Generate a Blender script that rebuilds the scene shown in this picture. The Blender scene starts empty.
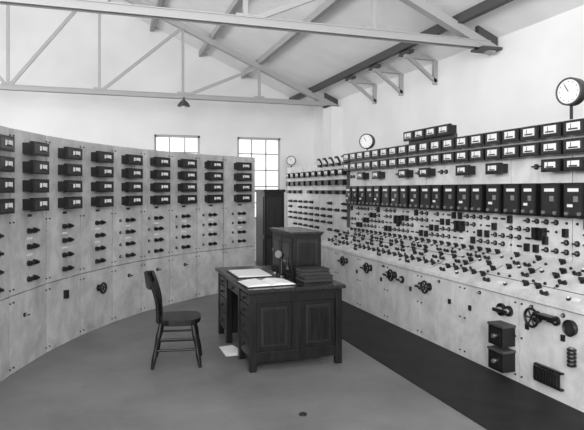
import bpy, math, random
from mathutils import Matrix, Vector
random.seed(7)
S=bpy.context.scene
S.view_settings.view_transform='Standard'
# ---------------------------------------------------------------- materials
def mat(name,c,rough=.6,metal=0,noise=0,scale=8,c2=None,bump=0,spec=.5,detail=4,lo=.35,hi=.65,stretch=None,dist=0,nr=.5):
    m=bpy.data.materials.new(name); m.use_nodes=True
    nt=m.node_tree; b=nt.nodes['Principled BSDF']
    b.inputs['Base Color'].default_value=(c,c,c,1)
    b.inputs['Roughness'].default_value=rough
    b.inputs['Metallic'].default_value=metal
    b.inputs['Specular IOR Level'].default_value=spec
    if c2 is not None:
        tc=nt.nodes.new('ShaderNodeTexCoord'); mp=nt.nodes.new('ShaderNodeMapping')
        nt.links.new(tc.outputs['Object'],mp.inputs['Vector'])
        if stretch: mp.inputs['Scale'].default_value=stretch
        n=nt.nodes.new('ShaderNodeTexNoise'); n.inputs['Scale'].default_value=scale
        n.inputs['Detail'].default_value=detail; n.inputs['Distortion'].default_value=dist
        n.inputs['Roughness'].default_value=nr
        r=nt.nodes.new('ShaderNodeValToRGB')
        r.color_ramp.elements[0].position=lo; r.color_ramp.elements[1].position=hi
        r.color_ramp.elements[0].color=(c,c,c,1); r.color_ramp.elements[1].color=(c2,c2,c2,1)
        nt.links.new(mp.outputs[0],n.inputs['Vector']); nt.links.new(n.outputs['Fac'],r.inputs['Fac'])
        nt.links.new(r.outputs['Color'],b.inputs['Base Color'])
        if bump:
            bp=nt.nodes.new('ShaderNodeBump'); bp.inputs['Strength'].default_value=bump
            bp.inputs['Distance'].default_value=.01
            nt.links.new(n.outputs['Fac'],bp.inputs['Height']); nt.links.new(bp.outputs[0],b.inputs['Normal'])
    return m
WALL=mat('plaster_white',.84,.9,c2=.77,scale=1.2)
CEIL=mat('ceiling_boards',.90,.9,c2=.84,scale=2)
FLOOR=mat('linoleum_floor',.135,.4,c2=.20,scale=1.3,detail=10,nr=.65)
MAT=mat('rubber_mat',.010,.6,c2=.022,scale=3,detail=8,spec=.25,nr=.7)
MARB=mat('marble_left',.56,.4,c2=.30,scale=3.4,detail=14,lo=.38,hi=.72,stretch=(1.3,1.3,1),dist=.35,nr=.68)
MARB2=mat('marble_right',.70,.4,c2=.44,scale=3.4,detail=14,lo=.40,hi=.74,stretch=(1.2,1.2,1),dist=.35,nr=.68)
SEAM=mat('joint_dark',.03,.8)
BLK=mat('black_enamel',.006,.35)
BLK2=mat('black_bakelite',.010,.4)
FACE=mat('dial_white',.74,.5)
GLS=mat('meter_glass_grey',.025,.2)
BRASS=mat('nickel',.45,.3,metal=.8)
STEEL=mat('painted_steel',.38,.6)
SASH=mat('window_sash_paint',.45,.6)
DSTEEL=mat('dark_steel',.06,.6)
WOOD=mat('dark_oak',.004,.3,c2=.012,scale=5,detail=6,stretch=(8,8,.8),spec=.3)
WOODH=mat('desk_top_wood',.010,.22,c2=.018,scale=5,stretch=(8,.8,8),spec=.45)
WOODM=mat('oak_panel',.009,.3,c2=.019,scale=5,stretch=(8,8,.8),spec=.35)
PAPER=mat('paper',.8,.8)
BIND=mat('book_cloth',.02,.7)
# ---------------------------------------------------------------- mesh builder
class MB:
    def __init__(s): s.v=[];s.f=[];s.m=[];s.mats=[]
    def mi(s,m):
        if m not in s.mats: s.mats.append(m)
        return s.mats.index(m)
    def add(s,vs,fs,m,M=None):
        o=len(s.v)
        for p in vs:
            p=Vector(p); s.v.append(tuple(M@p) if M else tuple(p))
        k=s.mi(m)
        for f in fs: s.f.append([i+o for i in f]); s.m.append(k)
    def box(s,c,d,m,M=None):
        x,y,z=c;a,b,e=d[0]/2,d[1]/2,d[2]/2
        vs=[(x+i*a,y+j*b,z+k*e) for i in(-1,1) for j in(-1,1) for k in(-1,1)]
        s.add(vs,[(0,1,3,2),(4,6,7,5),(0,4,5,1),(2,3,7,6),(0,2,6,4),(1,5,7,3)],m,M)
    def bx(s,x0,x1,y0,y1,z0,z1,m,M=None):
        s.box(((x0+x1)/2,(y0+y1)/2,(z0+z1)/2),(abs(x1-x0),abs(y1-y0),abs(z1-z0)),m,M)
    def cyl(s,p0,p1,r0,r1,m,n=12,M=None):
        p0=Vector(p0);p1=Vector(p1);d=(p1-p0).normalized()
        a=d.orthogonal().normalized();b=d.cross(a)
        vs=[];
        for p,r in((p0,r0),(p1,r1)):
            for i in range(n):
                t=2*math.pi*i/n; vs.append(p+a*math.cos(t)*r+b*math.sin(t)*r)
        fs=[(i,(i+1)%n,n+(i+1)%n,n+i) for i in range(n)]+[tuple(range(n))[::-1],tuple(range(n,2*n))]
        s.add(vs,fs,m,M)
    def lathe(s,base,axis,prof,m,n=20,M=None):
        base=Vector(base);axis=Vector(axis).normalized()
        for (h0,r0),(h1,r1) in zip(prof,prof[1:]):
            s.cyl(base+axis*h0,base+axis*h1,max(r0,.0005),max(r1,.0005),m,n,M) if abs(h1-h0)>1e-6 else None
    def beam(s,p0,p1,w,h,m,M=None):
        p0=Vector(p0);p1=Vector(p1);d=p1-p0;L=d.length;d.normalize()
        up=Vector((0,0,1)) if abs(d.z)<.95 else Vector((0,1,0))
        y=up.cross(d).normalized(); z=d.cross(y)
        R=Matrix((d,y,z)).transposed().to_4x4(); R.translation=(p0+p1)/2
        if M: R=M@R
        s.box((0,0,0),(L,w,h),m,R)
    def tube(s,pts,r,m,n=8,M=None):
        for a,b in zip(pts,pts[1:]): s.cyl(a,b,r,r,m,n,M)
    def ext(s,pts,vec,m,M=None):
        n=len(pts);v=Vector(vec);vs=[Vector(p) for p in pts]+[Vector(p)+v for p in pts]
        fs=[(i,(i+1)%n,n+(i+1)%n,n+i) for i in range(n)]+[tuple(range(n))[::-1],tuple(range(n,2*n))]
        s.add(vs,fs,m,M)
    def torus(s,c,ax,R,r,m,M=None,n=20):
        c=Vector(c);ax=Vector(ax).normalized();a=ax.orthogonal().normalized();b=ax.cross(a)
        s.tube([c+(a*math.cos(2*math.pi*i/n)+b*math.sin(2*math.pi*i/n))*R for i in range(n+1)],r,m,6,M)
    def obj(s,name,parent=None,bevel=0,loc=None,rz=0):
        me=bpy.data.meshes.new(name); me.from_pydata(s.v,[],s.f)
        for m in s.mats: me.materials.append(m)
        for p,k in zip(me.polygons,s.m): p.material_index=k
        import bmesh
        bm=bmesh.new();bm.from_mesh(me);bmesh.ops.recalc_face_normals(bm,faces=bm.faces);bm.to_mesh(me);bm.free()
        o=bpy.data.objects.new(name,me); S.collection.objects.link(o)
        if parent: o.parent=parent
        if loc: o.location=loc
        o.rotation_euler[2]=rz
        if bevel:
            b=o.modifiers.new('bevel','BEVEL');b.width=bevel;b.segments=2;b.limit_method='ANGLE'
        return o
def empty(name,loc=(0,0,0),rz=0):
    e=bpy.data.objects.new(name,None);S.collection.objects.link(e);e.location=loc;e.rotation_euler[2]=rz
    e.empty_display_size=.1
    return e
# ---------------------------------------------------------------- room
XR=4.9; YB=13.0; XL=-8.3; YN=-3.5; RID=-1.7
def roofz(u): return 3.83+(4.6-u)*.44 if u>RID else 3.83+(4.6-(2*RID-u))*.44
b=MB(); b.bx(XL,XR,YN,YB,-.1,0,FLOOR); b.obj('floor')
b=MB()
zt=2.96; zb=1.0; W=[(1.06,2.10),(2.98,4.06)]
T=.22
segs=[XL,W[0][0],W[0][1],W[1][0],W[1][1],XR]
for i in range(5):
    if i in(1,3):
        b.bx(segs[i],segs[i+1],YB,YB+T,0,zb,WALL)
    else: b.bx(segs[i],segs[i+1],YB,YB+T,0,zt,WALL)
b.ext([(XL,YB,zt),(XR,YB,zt),(XR,YB,roofz(XR)),(RID,YB,roofz(RID)),(XL,YB,roofz(XL))],(0,T,0),WALL)
b.obj('wall_back')
b=MB(); b.bx(XR,XR+.2,YN,YB+T,0,roofz(XR),WALL); b.obj('wall_right')
b=MB(); b.bx(XL-.2,XL,YN,YB+T,0,roofz(XL),WALL); b.obj('wall_left')
b=MB()
b.ext([(XR+.2,YN,roofz(XR+.2)),(RID,YN,roofz(RID)),(XL-.2,YN,roofz(XL-.2)),(XL-.2,YN,roofz(XL-.2)+.1),(RID,YN,roofz(RID)+.1),(XR+.2,YN,roofz(XR+.2)+.1)],(0,YB+T-YN,0),CEIL)
b.obj('ceiling')
b=MB(); b.bx(4.66,XR,11.25,11.75,0,3.52,WALL); b.obj('trim_1')
for i,(x0,x1) in enumerate(W):
    b=MB(); y=YB+.06
    for a,c in((x0,x0+.05),(x1-.05,x1)): b.bx(a,c,y,y+.06,zb,zt,SASH)
    b.bx(x0,x1,y,y+.06,zt-.05,zt,SASH); b.bx(x0,x1,y,y+.06,zb,zb+.05,SASH)
    b.bx(x0-.02,x1+.02,YB-.05,YB+.1,zb-.04,zb,WALL)
    for k in(1,2): xx=x0+(x1-x0)*k/3; b.bx(xx-.014,xx+.014,y+.01,y+.04,zb,zt,SASH)
    for k in range(1,5): zz=zb+(zt-zb)*k/5; b.bx(x0,x1,y+.01,y+.04,zz-.014,zz+.014,SASH)
    b.obj('window_%d'%(i+1))
# purlins
b=MB()
for u in(4.3,3.1,2.1,1.0,-.1,-1.2,-2.3,-3.5,-4.7,-5.9,-7.1):
    z=roofz(u)-.07
    b.bx(u-.04,u+.04,YN,YB,z-.07,z+.05,DSTEEL if u==4.3 else STEEL)
b.obj('roof_purlins')
# trusses
def truss(y):
    b=MB(); zc=3.59
    nodes=[4.75,3.1,1.5,-.1,-1.7,-3.3,-4.9,-6.5,-8.15]
    top=lambda u: roofz(u)-.19
    for dy in(-.05,.05):
        b.beam((nodes[0],y+dy,zc),(nodes[-1],y+dy,zc),.012,.085,STEEL)
    b.bx(nodes[0],nodes[-1],y-.07,y+.07,zc+.04,zc+.052,STEEL)
    b.beam((4.85,y,top(4.85)),(RID,y,top(RID)),.12,.11,STEEL)
    b.beam((-8.2,y,top(-8.2)),(RID,y,top(RID)),.12,.11,STEEL)
    for i,u in enumerate(nodes[1:-1]):
        b.beam((u,y,zc),(u,y,top(u)),.05,.05,STEEL)
        b.box((u,y,zc+.03),(.22,.03,.13),STEEL)
    b.beam((nodes[3],y,zc),(nodes[2],y,top(nodes[2])),.05,.06,STEEL)
    b.beam((nodes[2],y,zc),(nodes[1],y,top(nodes[1])),.05,.06,STEEL)
    b.beam((nodes[4],y,zc),(nodes[3],y,top(nodes[3])),.05,.06,STEEL)
    for i in(4,5,6): b.beam((nodes[i],y,zc),(nodes[i+1],y,top(nodes[i+1])),.05,.06,STEEL)
    b.box((4.74,y,3.70),(.30,.07,.34),DSTEEL)
    b.box((4.74,y,3.535),(.3,.26,.03),DSTEEL)
    b.obj('roof_truss')
truss(11.47); truss(6.15)
for v in(9.6,8.6,7.55):
    b=MB()
    b.beam((4.9,v,3.74),(4.33,v,3.74),.07,.06,STEEL)
    b.beam((4.87,v,3.76),(4.87,v,3.34),.08,.05,STEEL)
    b.beam((4.88,v,3.38),(4.38,v,3.74),.05,.05,STEEL)
    b.beam((4.36,v-.16,3.79),(4.36,v+.16,3.79),.08,.05,DSTEEL)
    b.obj('wall_bracket')
b=MB(); b.cyl((1.5,11.35,3.56),(1.5,11.35,3.5),.02,.02,BLK); b.lathe((1.5,11.35,3.38),(0,0,1),[(0,.13),(.06,.10),(.13,.03)],DSTEEL)
b.cyl((1.5,11.35,3.36),(1.5,11.35,3.40),.05,.05,FACE); b.obj('pendant_lamp')
# ---------------------------------------------------------------- parts
def meter(b,M,x,z,w=.24,h=.13,d=.1,face=.6,y0=0,fw=.7,off=0):
    b.box((x,y0+d*.4,z),(w*.82,d*.8,h*.82),BLK,M)
    b.box((x,y0+d*.85,z),(w,d*.3,h),BLK,M)
    b.box((x,y0+d+.003,z),(w*.82,.006,h*.74),GLS,M)
    b.box((x+off,y0+d+.008,z+h*.04),(w*fw,.004,h*face),FACE,M)
    b.box((x+off,y0+d+.011,z-h*.12),(w*fw*.7,.004,h*.1),BLK2,M)
    b.box((x+off+w*.1,y0+d+.011,z+h*.08),(w*.02,.004,h*.35),BLK2,M)
def knobpair(b,M,x,z,w=.13):
    b.box((x,.012,z),(w,.024,.03),BLK2,M)
    for k in(-1,1):
        b.cyl((x+k*w*.36,0,z),(x+k*w*.36,.035,z),.03,.024,BLK,10,M)
        b.cyl((x+k*w*.36,.035,z),(x+k*w*.36,.06,z),.013,.013,BLK,8,M)
def knob(b,M,x,z,r=.03,d=.04,handle=True):
    b.cyl((x,0,z),(x,d*.4,z),r,r*.95,BLK,12,M)
    b.cyl((x,d*.4,z),(x,d,z),r*.5,r*.4,BRASS,8,M)
    if handle: b.box((x,d+.006,z),(r*1.6,.014,r*.5),BLK2,M)
def bolt(b,M,x,z,r=.009): b.cyl((x,0,z),(x,.012,z),r,r*.7,BLK2,6,M)
def wheel(b,M,x,z,R=.06):
    b.cyl((x,0,z),(x,.02,z),R*.7,R*.65,BLK,16,M)
    b.cyl((x,.02,z),(x,.07,z),.014,.012,BRASS,8,M)
    b.torus((x,.07,z),(0,1,0),R,.012,BLK,M)
    for a in(0,60,120):
        c=math.cos(math.radians(a))*R;s_=math.sin(math.radians(a))*R
        b.cyl((x-c,.07,z-s_),(x+c,.07,z+s_),.007,.007,BLK,6,M)
def frame(o,x,y,z):
    M=Matrix((x,y,z)).transposed().to_4x4(); M.translation=o; return M
# ---------------------------------------------------------------- curved board
A=Vector((-.85,5.57));Bp=Vector((.53,8.05));C=Vector((2.5,9.5))
def circ(a,b,c):
    d=2*(a.x*(b.y-c.y)+b.x*(c.y-a.y)+c.x*(a.y-b.y))
    ux=((a.length_squared)*(b.y-c.y)+(b.length_squared)*(c.y-a.y)+(c.length_squared)*(a.y-b.y))/d
    uy=((a.length_squared)*(c.x-b.x)+(b.length_squared)*(a.x-c.x)+(c.length_squared)*(b.x-a.x))/d
    return Vector((ux,uy))
O=circ(A,Bp,C);R=(A-O).length
th=lambda p: math.atan2(p.y-O.y,p.x-O.x)
tA,tC=th(A),th(C)
N=8; dt=(tC-tA)/N
seam=[-3.18,-2.03,-.91,.18,1.25,2.29,3.28,4.22,5.13,6.03,6.93,8.0]
HB=2.27; ZS=.72
root=empty('curved_switchboard')
slab=MB();ins=MB();kn=MB()
for j in range(len(seam)-1):
    i=j-3
    t0=tA+dt*seam[j];t1=tA+dt*seam[j+1]
    p0=Vector((O.x+R*math.cos(t0),O.y+R*math.sin(t0),0));p1=Vector((O.x+R*math.cos(t1),O.y+R*math.sin(t1),0))
    x=(p1-p0).normalized();z=Vector((0,0,1));y=z.cross(x)
    mid=(p0+p1)/2
    if y.dot(Vector((O.x,O.y,0))-mid)<0: y=-y; x=-x
    M=frame(mid,x,y,z);L=(p1-p0).length
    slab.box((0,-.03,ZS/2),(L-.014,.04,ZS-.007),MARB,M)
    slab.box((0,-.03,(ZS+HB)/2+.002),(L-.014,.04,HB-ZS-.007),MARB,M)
    slab.box((0,-.053,HB/2),(L,.006,HB-.01),SEAM,M)
    for bx_ in(-1,1):
        for zz in(.06,.66,.78,1.4,2.2): bolt(kn,M,bx_*(L/2-.035),zz)
        slab.beam((bx_*L/2,-.09,0),(bx_*L/2,-.09,HB-.05),.05,.05,DSTEEL,M)
    M2=M@Matrix.Translation((0,-.01,0))
    for zz in(2.10,1.92,1.74,1.56):
        meter(ins,M2,0,zz,w=.33,h=.132,d=.12,face=.34,fw=.42,off=-.03)
    for zz in(1.30,1.145,.985,.83):
        knobpair(kn,M2,-.03,zz,.15)
        if i>=3: knob(kn,M2,.16,zz,.02,.03,False)
    for zz in(1.225,1.065): kn.box((0,.002,zz),(.1,.006,.02),FACE,M2)
    kn.box((0,.002,1.45),(.08,.006,.025),BLK2,M2)
    if i==2: wheel(kn,M2,-.02,.50,.06)
    if i==1: kn.box((0,.02,.55),(.05,.04,.09),BLK,M2)
    if i in(3,4,5): knob(kn,M2,-.02,.56,.025)
    if i==0: knob(kn,M2,.1,.5,.02)
slab.obj('marble_panels',root);ins.obj('meters',root);kn.obj('switch_handles',root)
# ---------------------------------------------------------------- benchboard right
UF=3.47;UB=4.07;ZF=.79;ZR=1.05;HT=2.35;V0=1.6;V1=8.98
root=empty('benchboard_switchboard')
s=MB()
n=9;pw=(V1-V0)/n
for i in range(n):
    a=V0+i*pw+.006;c=V0+(i+1)*pw-.006
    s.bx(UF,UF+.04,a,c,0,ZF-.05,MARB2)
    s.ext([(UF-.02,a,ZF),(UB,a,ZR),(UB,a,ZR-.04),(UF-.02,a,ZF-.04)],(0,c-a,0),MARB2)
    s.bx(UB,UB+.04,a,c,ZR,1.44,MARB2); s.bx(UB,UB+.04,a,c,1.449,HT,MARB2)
s.bx(UF+.045,UB+.03,V0,V1-.05,0,ZF-.05,SEAM)
s.bx(UB+.041,UB+.06,V0,V1-.01,0,HT-.02,SEAM)
s.ext([(UF+.04,V1-.04,0),(UB,V1-.04,0),(UB,V1-.04,ZR-.04),(UF+.04,V1-.04,ZF-.04)],(0,.035,0),MARB2)
V2=12.5;HF=2.22
for i in range(5):
    a=V1+.03+i*(V2-V1)/5;c=a+(V2-V1)/5-.012
    s.bx(UB,UB+.04,a,c,0,HF,MARB2)
s.bx(UB+.041,UB+.06,V1,V2,0,HF-.01,SEAM)
s.bx(UB-.05,UB+.06,V1-.005,V1+.025,ZR,HT-.02,DSTEEL)
s.obj('marble_slabs',root)
Mv=frame(Vector((UB,0,0)),Vector((0,1,0)),Vector((-1,0,0)),Vector((0,0,1)))
Mf=frame(Vector((UF,0,0)),Vector((0,1,0)),Vector((-1,0,0)),Vector((0,0,1)))
sl=Vector((UB-UF+.02,0,ZR-ZF));SL=sl.length;sl.normalize()
Mb=frame(Vector((UF-.02,0,ZF)),Vector((0,1,0)),sl.cross(Vector((0,1,0))),sl)
m=MB()
v=2.0
k=0
while v<8.9:
    meter(m,Mv,v,2.26,w=.25,h=.13,d=.12,face=.56,fw=.6)
    meter(m,Mv,v,2.095,w=.25,h=.13,d=.12,face=.5,fw=.6)
    if k%5 in(1,3) or v<4.2 and k%2: meter(m,Mv,v,1.93,w=.24,h=.12,d=.12,face=.45,fw=.55)
    elif k%2: 
        for q in(-.07,.03): knob(m,Mv,v+q,1.93,.03)
    v+=.275;k+=1
m.box((6.37,.02,2.36),(1.1,.03,.06),DSTEEL,Mv)
for v in(5.95,6.23,6.51,6.79): meter(m,Mv,v,2.44,w=.26,h=.13,d=.12,face=.5,fw=.6)
m.obj('meters',root)
m=MB();v=2.05;k=0
while v<8.85:
    w=.235 if k%3 else .2
    m.box((v,.07,1.61),(w,.14,.31),BLK,Mv)
    m.box((v,.143,1.61),(w*.8,.01,.27),GLS,Mv)
    m.box((v,.15,1.70),(w*.5,.006,.03),FACE,Mv)
    m.box((v-w*.12,.15,1.62),(w*.2,.006,.05),BRASS,Mv)
    if k%2: m.box((v+w*.15,.15,1.56),(w*.25,.006,.025),FACE,Mv)
    for q in(-1,1): m.cyl((v+q*w*.3,.14,1.49),(v+q*w*.3,.165,1.49),.018,.016,BRASS,8,Mv)
    v+=w+.045;k+=1
m.obj('relays',root)
m=MB();v=2.0;k=0
while v<8.9:
    for j,zz in enumerate((1.12,1.21,1.30,1.39)):
        r=random.random()
        g=(k//2+j)%4
        if g in(0,1) and r<.9: knob(m,Mv,v,zz,.028,.035)
        elif g==2 and r<.7: m.box((v,.02,zz),(.045,.04,.08),BLK,Mv)
        elif g==3 and r<.6: m.box((v,.004,zz),(.07,.008,.02),BLK2,Mv)
        elif g==3: bolt(m,Mv,v,zz,.015)
    v+=.125;k+=1
for v in(3.3,4.4,5.7,7.2): 
    for q in(0,.09): m.box((v+q,.03,1.27),(.055,.06,.12),BLK,Mv)
v=V1+.2
while v<V2-.15:
    meter(m,Mv,v,2.02,w=.2,h=.12,d=.1,face=.5)
    m.box((v,.05,1.84),(.2,.1,.1),BLK,Mv)
    if random.random()<.7: m.box((v,.05,1.66),(.16,.08,.07),BLK,Mv)
    for zz in(1.45,1.33,1.2,1.08,.95):
        if random.random()<.8: knobpair(m,Mv,v,zz,.15)
    v+=.34
for v in(9.1,9.4,9.7,10.0,10.3):
    m.cyl((v,.0,2.2),(v,.06,2.3),.02,.02,BLK,8,Mv); m.cyl((v,.06,2.3),(v+.1,.06,2.3),.02,.02,BLK,8,Mv)
    m.box((v,.05,2.17),(.12,.06,.05),BLK,Mv)
m.obj('switches',root)
# bench gear
m=MB()
def rotary(v,w): 
    m.cyl((v,0,w),(v,.014,w),.028,.026,BLK,12,Mb); m.box((v,.03,w),(.07,.03,.016),BLK2,Mb)
def link(v,w):
    m.box((v,.012,w),(.075,.024,.022),BLK2,Mb)
    for q in(-.03,.03): m.cyl((v+q,.01,w),(v+q,.035,w),.017,.014,BLK,8,Mb)
def lampd(v,w): m.cyl((v,0,w),(v,.02,w),.015,.011,BLK,8,Mb)
def lampw(v,w): m.cyl((v,0,w),(v,.02,w),.02,.016,BLK,8,Mb); m.cyl((v,.02,w),(v,.028,w),.012,.008,FACE,8,Mb)
v=2.0;k=0
while v<8.85:
    far=v>5; r=random.random
    j=random.uniform(-.02,.02)
    if k%2==0 or far: rotary(v,.60)
    if k%3!=2: (lampd if r()<.6 else lampw)(v+j,.53)
    if (k%4 in(0,1)) or far and k%4==2: (link if r()<.7 else rotary)(v,.45)
    if k%2 and r()<.85: rotary(v+j,.36)
    if r()<.35: lampw(v+.06,.40)
    if k%3==0 or far and k%3==1: (link if r()<.7 else rotary)(v,.28)
    if k%4!=3: lampd(v+j,.22)
    if ((k//3)%2==0 or far) and r()<.85: rotary(v,.15)
    if k%5==2: link(v,.07)
    if r()<.2: lampw(v+.05,.08)
    if k%6==4: m.box((v,.003,.1),(.06,.006,.035),FACE,Mb)
    v+=.15;k+=1
for w,a,c in((.185,2,8.7),(.40,5.4,8.8),(.565,5.0,8.6)):
    m.box(((a+c)/2,.001,w),(c-a,.003,.007),BLK2,Mb)
for i in range(16):
    v=2.1+i*.43; w0=random.choice([.1,.19,.285]);w1=w0+random.choice([.1,.19])
    m.box((v,.001,(w0+w1)/2),(.008,.003,w1-w0),BLK2,Mb)
m.obj('mimic_bench_switches',root)
# lower front gear
m=MB()
for v,z in((7.77,.63),(6.96,.63),(6.28,.63),(5.49,.61)):
    wheel(m,Mf,v,z,.065); knob(m,Mf,v+.19,z-.02,.045,.05)
knob(m,Mf,6.1,.60,.045,.06)
wheel(m,Mf,3.83,.627,.075)
m.box((3.68,.05,.66),(.16,.08,.035),BLK,Mf); knob(m,Mf,3.62,.64,.04,.06)
m.cyl((3.465,0,.62),(3.465,.03,.62),.06,.055,GLS,20,Mf); m.torus((3.465,.03,.62),(0,1,0),.058,.009,BLK,Mf)
knob(m,Mf,4.28,.6,.06,.06); knob(m,Mf,4.18,.605,.05,.06)
for z in(.39,.165):
    m.box((4.2,.07,z),(.19,.14,.17),BLK,Mf); m.box((4.2,.145,z),(.15,.012,.13),BLK2,Mf)
    m.box((4.2,.07,z+.095),(.21,.15,.02),DSTEEL,Mf); m.cyl((4.2,.14,z),(4.2,.17,z),.02,.02,BRASS,8,Mf)
m.box((3.68,.03,.24),(.3,.03,.015),BLK,Mf);m.box((3.68,.03,.11),(.3,.03,.015),BLK,Mf)
for i in range(9): 
    x=3.55+i*.033; m.cyl((x,.05,.12),(x,.05,.23),.011,.011,BLK,8,Mf)
for i in range(5):
    z=.33+i*.03; m.cyl((3.44,.03,z),(3.44,.03,z+.016),.035,.035,BLK,12,Mf)
m.cyl((3.44,.03,.32),(3.44,.03,.48),.015,.015,BRASS,8,Mf)
for v in(7.4,6.65,5.9,5.1,4.75,3.95,3.55):
    m.box((v,.008,.52),(.035,.016,.05),BLK2,Mf)
for i in range(10):
    vv=V0+i*pw
    for q in(-.04,.04):
        for z in(.06,.4,.7): bolt(m,Mf,vv+q,z,.01)
for v in(3.55,3.9,4.6,5.3,6.6): knob(m,Mf,v,.70,.018,.03,False)
m.obj('rheostat_gear',root)
# round dials
def dial(loc,r,fx,fy,base):
    b=MB(); z=Vector((0,0,1));y=Vector((fx,fy,0)).normalized();x=y.cross(z)
    M=frame(Vector(loc),x,y,z)
    b.cyl((0,-.05,0),(0,.03,0),r,r,BLK,28,M); b.cyl((0,.03,0),(0,.034,0),r*.86,r*.86,FACE,28,M)
    b.torus((0,.034,0),(0,1,0),r*.93,r*.075,DSTEEL,M,28)
    for i in range(12):
        a=2*math.pi*i/12; b.box((math.cos(a)*r*.7,.036,math.sin(a)*r*.7),(.008,.004,.008),BLK2,M)
    b.beam((0,.038,0),(r*.3,.038,r*.5),.004,.007,BLK2,M)
    b.cyl((0,-.01,-r),(0,-.01,base-loc[2]),.015,.015,BLK,8,M)
    b.obj('round_dial_meter')
dial((4.09,8.35,2.50),.125,-.75,-.65,2.34)
dial((4.09,4.10,2.61),.13,-.97,-.2,2.34)
dial((4.09,12.3,2.38),.11,-.4,-.9,2.2)
# ---------------------------------------------------------------- mats
b=MB(); b.bx(2.57,UF-.02,1.0,12.0,0.0,.008,MAT); b.obj('rubber_floor_mat')
# ---------------------------------------------------------------- desk
D=empty('wooden_desk',(1.277,5.056,0))
b=MB(); w=.93;l=1.55;H=.775
b.bx(-.03,w+.03,-.03,l+.03,H-.035,H,WOODH)
b.bx(0,w,0,l,H-.06,H-.035,WOOD)
P=.065
for x in(0,w-P):
    for y in(0,.5-P,1.05,l-P):
        if x>0 and y in(.5-P,1.05): continue
        b.bx(x,x+P,y,y+P,0,H-.06,WOOD)
for yy,sg in((0,1),(l,-1)):
    f=lambda a:yy+sg*a
    b.bx(P,w-P,f(.026),f(.04),.10,H-.06,WOOD)
    b.bx(P,w-P,f(.005),f(.04),H-.14,H-.06,WOOD); b.bx(P,w-P,f(.005),f(.04),.08,.18,WOOD)
    b.bx(w/2-.045,w/2+.045,f(.005),f(.04),.18,H-.14,WOOD)
    for cx in((P+w/2-.045)/2,(w/2+.045+w-P)/2):
        b.box((cx,f(.022),(.18+H-.14)/2),(.26,.012,.37),WOODM)
        b.box((cx,f(.014),(.18+H-.14)/2),(.21,.016,.32),WOOD)
b.bx(w-.035,w-.015,P,l-P,.1,H-.06,WOOD)
for y0,y1 in((P,.5-P),(1.05+P,l-P)):
    b.bx(.03,w-.04,y0-.02,y1+.02,.1,H-.06,WOOD)
    for z0,z1 in((.12,.3),(.31,.47),(.48,.6),(.61,.7)):
        b.bx(.008,.032,y0+.005,y1-.005,z0,z1,WOODM)
        b.cyl((.008,(y0+y1)/2,(z0+z1)/2),(-.02,(y0+y1)/2,(z0+z1)/2),.012,.016,WOODH,10)
b.bx(.01,.04,.5,1.05,.62,H-.06,WOOD); b.cyl((.01,.775,.665),(-.015,.775,.665),.012,.016,WOODH,10)
b.bx(.4,.42,.5,1.05,.1,H-.06,WOOD)
b.obj('desk_body',D,bevel=.004)
# instrument cabinet on desk
b=MB(); x0,x1,y0,y1,z0,z1=1.88,2.2,5.6,6.35,.775,1.235
b.bx(x0,x1,y0,y1,z0+.02,z1,WOOD)
b.bx(x0-.015,x1+.01,y0-.015,y1+.015,z0,z0+.04,WOOD)
b.bx(x0-.03,x1+.02,y0-.03,y1+.03,z1,z1+.02,WOODH);b.bx(x0-.015,x1+.01,y0-.015,y1+.015,z1-.02,z1,WOOD)
for a,c in((y0+.03,(y0+y1)/2-.015),((y0+y1)/2+.015,y1-.03)):
    b.bx(x0-.01,x0,a,c,z0+.07,z1-.05,WOODM); b.bx(x0-.014,x0-.01,a+.05,c-.05,z0+.13,z1-.11,GLS)
    b.cyl((x0-.02,c-.02,(z0+z1)/2),(x0,c-.02,(z0+z1)/2),.01,.01,BRASS,8)
b.bx(x0+.04,x1-.04,y0-.008,y0,z0+.08,z1-.06,WOODM)
b.bx(x0+.07,x1-.07,y0-.014,y0-.008,z0+.12,z1-.1,WOOD)
b.obj('desk_instrument_cabinet',bevel=.003)
b=MB()
PG=mat('page_edges',.10,.8)
for k,(dx,dy,a) in enumerate(((0,0,.0),(.01,.012,.04),(-.005,.03,-.05),(.0,.05,.03))):
    M=Matrix.Translation((2.03+dx,5.375+dy,.777+.03*k))@Matrix.Rotation(a,4,'Z')
    b.box((0,0,.003),(.31,.27-.03*k,.005),BIND,M);b.box((0,0,.015),(.295,.255-.03*k,.018),PG,M);b.box((0,0,.027),(.31,.27-.03*k,.005),BIND,M)
    b.box((0,-.133+.015*k,.015),(.31,.006,.028),BIND,M)
b.obj('stack_of_ledgers')
b=MB(); M=Matrix.Translation((1.51,5.32,.776))@Matrix.Rotation(.05,4,'Z')
b.box((0,0,.004),(.50,.36,.006),BIND,M)
for sg in(-1,1):
    b.ext([(0,-.17,.01),(sg*.06,-.17,.03),(sg*.14,-.17,.026),(sg*.24,-.17,.012),(sg*.24,-.17,.007),(0,-.17,.007)],(0,.34,0),PAPER,M)
b.obj('open_ledger')
b=MB(); M=Matrix.Translation((1.51,6.0,.776))
b.box((0,0,.004),(.40,.56,.006),BIND,M); b.box((0,0,.011),(.36,.52,.008),PAPER,M)
b.obj('desk_blotter')
b=MB(); c=(1.785,5.70)
b.lathe((c[0],c[1],.776),(0,0,1),[(0,.06),(.02,.055),(.035,.024),(.20,.018),(.22,.025)],BLK)
b.cyl((c[0]+.02,c[1]+.02,1.01),(c[0]-.035,c[1]-.035,1.02),.022,.035,BLK,14)
b.cyl((c[0]-.035,c[1]-.035,1.02),(c[0]-.05,c[1]-.05,1.023),.035,.04,BRASS,14)
b.cyl((c[0],c[1],.95),(c[0]+.05,c[1]-.05,.95),.006,.006,BRASS,6)
b.lathe((c[0]+.05,c[1]-.05,.86),(0,0,1),[(0,.03),(.03,.025),(.05,.015),(.13,.014)],BLK,14)
b.obj('candlestick_telephone')
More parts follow.
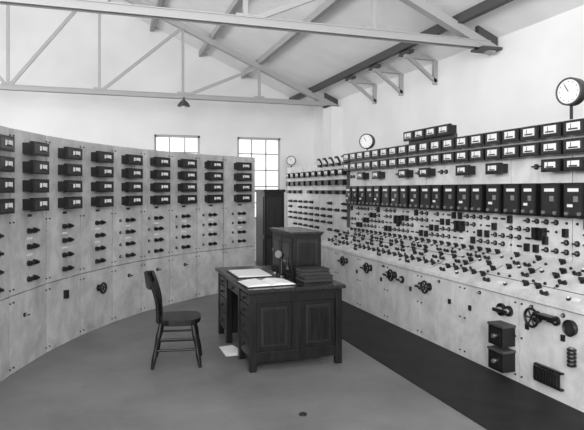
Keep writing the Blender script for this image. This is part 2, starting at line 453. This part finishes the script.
b=MB(); b.cyl((1.68,5.60,.785),(1.68,5.60,.83),.03,.026,GLS,14);b.cyl((1.68,5.60,.83),(1.68,5.60,.845),.018,.018,BRASS,12);b.box((1.68,5.60,.7805),(.12,.065,.009),WOOD);b.obj('inkwell')
b=MB()
for k in range(2):
    M=Matrix.Translation((1.25+.02*k,5.78+.06*k,.003+.004*k))@Matrix.Rotation(.2*k,4,'Z'); b.box((0,0,.001),(.16,.3,.003),PAPER,M)
b.obj('floor_papers')
b=MB(); b.lathe((1.42,3.99,0),(0,0,1),[(0,.03),(.01,.028),(.018,.012)],BLK); b.obj('floor_outlet')
# ---------------------------------------------------------------- cabinet
b=MB(); x0,x1,y0,y1,h=2.76,3.14,9.85,10.45,1.66
b.bx(x0,x1,y0,y1,.05,h,WOOD);b.bx(x0-.02,x1+.02,y0-.02,y1+.02,h,h+.05,WOOD);b.bx(x0-.01,x1+.01,y0-.01,y1+.01,0,.08,WOOD)
for z0,z1 in((.15,.8),(.88,1.58)):
    b.bx(x0+.05,x1-.05,y0-.012,y0,z0,z1,WOODM); b.bx(x0-.012,x0,y0+.06,y1-.06,z0,z1,WOODM)
b.cyl((x1-.04,y0-.03,.85),(x1-.04,y0,.85),.012,.012,BRASS)
b.obj('wooden_cabinet',bevel=.004)
# ---------------------------------------------------------------- chair
CH=empty('wooden_chair',(.68,5.60,0),math.radians(-10))
b=MB()
pts=[]
for i in range(28):
    a=2*math.pi*i/28; ca,sa=math.cos(a),math.sin(a)
    pts.append((.215*math.copysign(abs(ca)**.6,ca)+.01,.215*math.copysign(abs(sa)**.6,sa)*(1+.06*ca),.42))
b.ext(pts,(0,0,.04),WOOD)
b.ext([(p[0]*.9,p[1]*.9,.40) for p in pts],(0,0,.021),WOOD)
for sx in(-1,1):
    for sy in(-1,1):
        t=Vector((sx*.15,sy*.15,.42));f=Vector((sx*.225,sy*.20,0))
        ps=[t.lerp(f,k) for k in(0,.3,.55,.75,1)];rs=[.018,.026,.019,.024,.015]
        for k in range(4): b.cyl(ps[k],ps[k+1],rs[k],rs[k+1],WOOD,12)
def lg(sx,sy,z):
    k=(.42-z)/.42; return Vector((sx*(.15+.075*k),sy*(.15+.05*k),z))
for sy in(-1,1): b.tube([lg(-1,sy,.17),lg(1,sy,.17)],.012,WOOD);
for sy in(-1,1): b.tube([lg(-1,sy,.27),lg(1,sy,.27)],.011,WOOD)
b.tube([lg(1,-1,.22),lg(1,1,.22)],.013,WOOD);b.tube([lg(-1,-1,.22),lg(-1,1,.22)],.012,WOOD)
def bk(y,z):
    k=(z-.44)/.44; return Vector((-.175-.09*k+.05*math.sin(k*math.pi)*.6,y*(1+.12*k),z))
for sy in(-.17,.17): 
    b.tube([bk(sy,.44+.44*j/8) for j in range(9)],.018,WOOD,10)
for sy in(-.11,-.055,0,.055,.11): b.tube([bk(sy,.45+.35*j/6) for j in range(7)],.010,WOOD,8)
rail=[]
for j in range(9):
    y=-.215+.43*j/8; c=-.045*(1-(y/.215)**2)
    rail.append((y,c))
for (ya,ca),(yb,cb) in zip(rail,rail[1:]):
    base=bk(0,.83).x
    vs=[]
    for y,c in((ya,ca),(yb,cb)):
        top=.90-.02*(abs(y)/.215)**2
        for dx,z in((-.012,.76),(.012,.76),(.012-.02,top),(-.012-.02,top)): vs.append((base+c+dx,y,z))
    b.add(vs,[(0,1,5,4),(1,2,6,5),(2,3,7,6),(3,0,4,7),(0,3,2,1),(4,5,6,7)],WOOD)
b.obj('chair_frame',CH,bevel=.002)
# ---------------------------------------------------------------- light
w=bpy.data.worlds.new('World');S.world=w;w.use_nodes=True
w.node_tree.nodes['Background'].inputs[0].default_value=(1,1,1,1)
w.node_tree.nodes['Background'].inputs[1].default_value=1.4
def area(name,loc,tgt,sx,sy,e):
    l=bpy.data.lights.new(name,'AREA');l.shape='RECTANGLE';l.size=sx;l.size_y=sy;l.energy=e
    o=bpy.data.objects.new(name,l);S.collection.objects.link(o);o.location=loc
    o.rotation_euler=(Vector(tgt)-Vector(loc)).to_track_quat('-Z','Y').to_euler()
area('window_light_rear',(-1,-2.8,3.3),(2,9,1.8),6,2.5,650)  # added soft fill behind the camera; no window is built there
area('window_light_left',(-6.5,6,3.6),(4,8,1.6),7,2.5,600)  # added area fill standing inside the left wall, which has no windows
# ---------------------------------------------------------------- camera
cam=bpy.data.cameras.new('camera');co=bpy.data.objects.new('camera',cam);S.collection.objects.link(co)
co.location=(0,0,1.7);co.rotation_euler=(math.radians(90),0,-math.radians(18.47))
cam.sensor_width=36;cam.lens=560/584*36;cam.shift_y=-25/584;cam.clip_end=100
S.camera=co
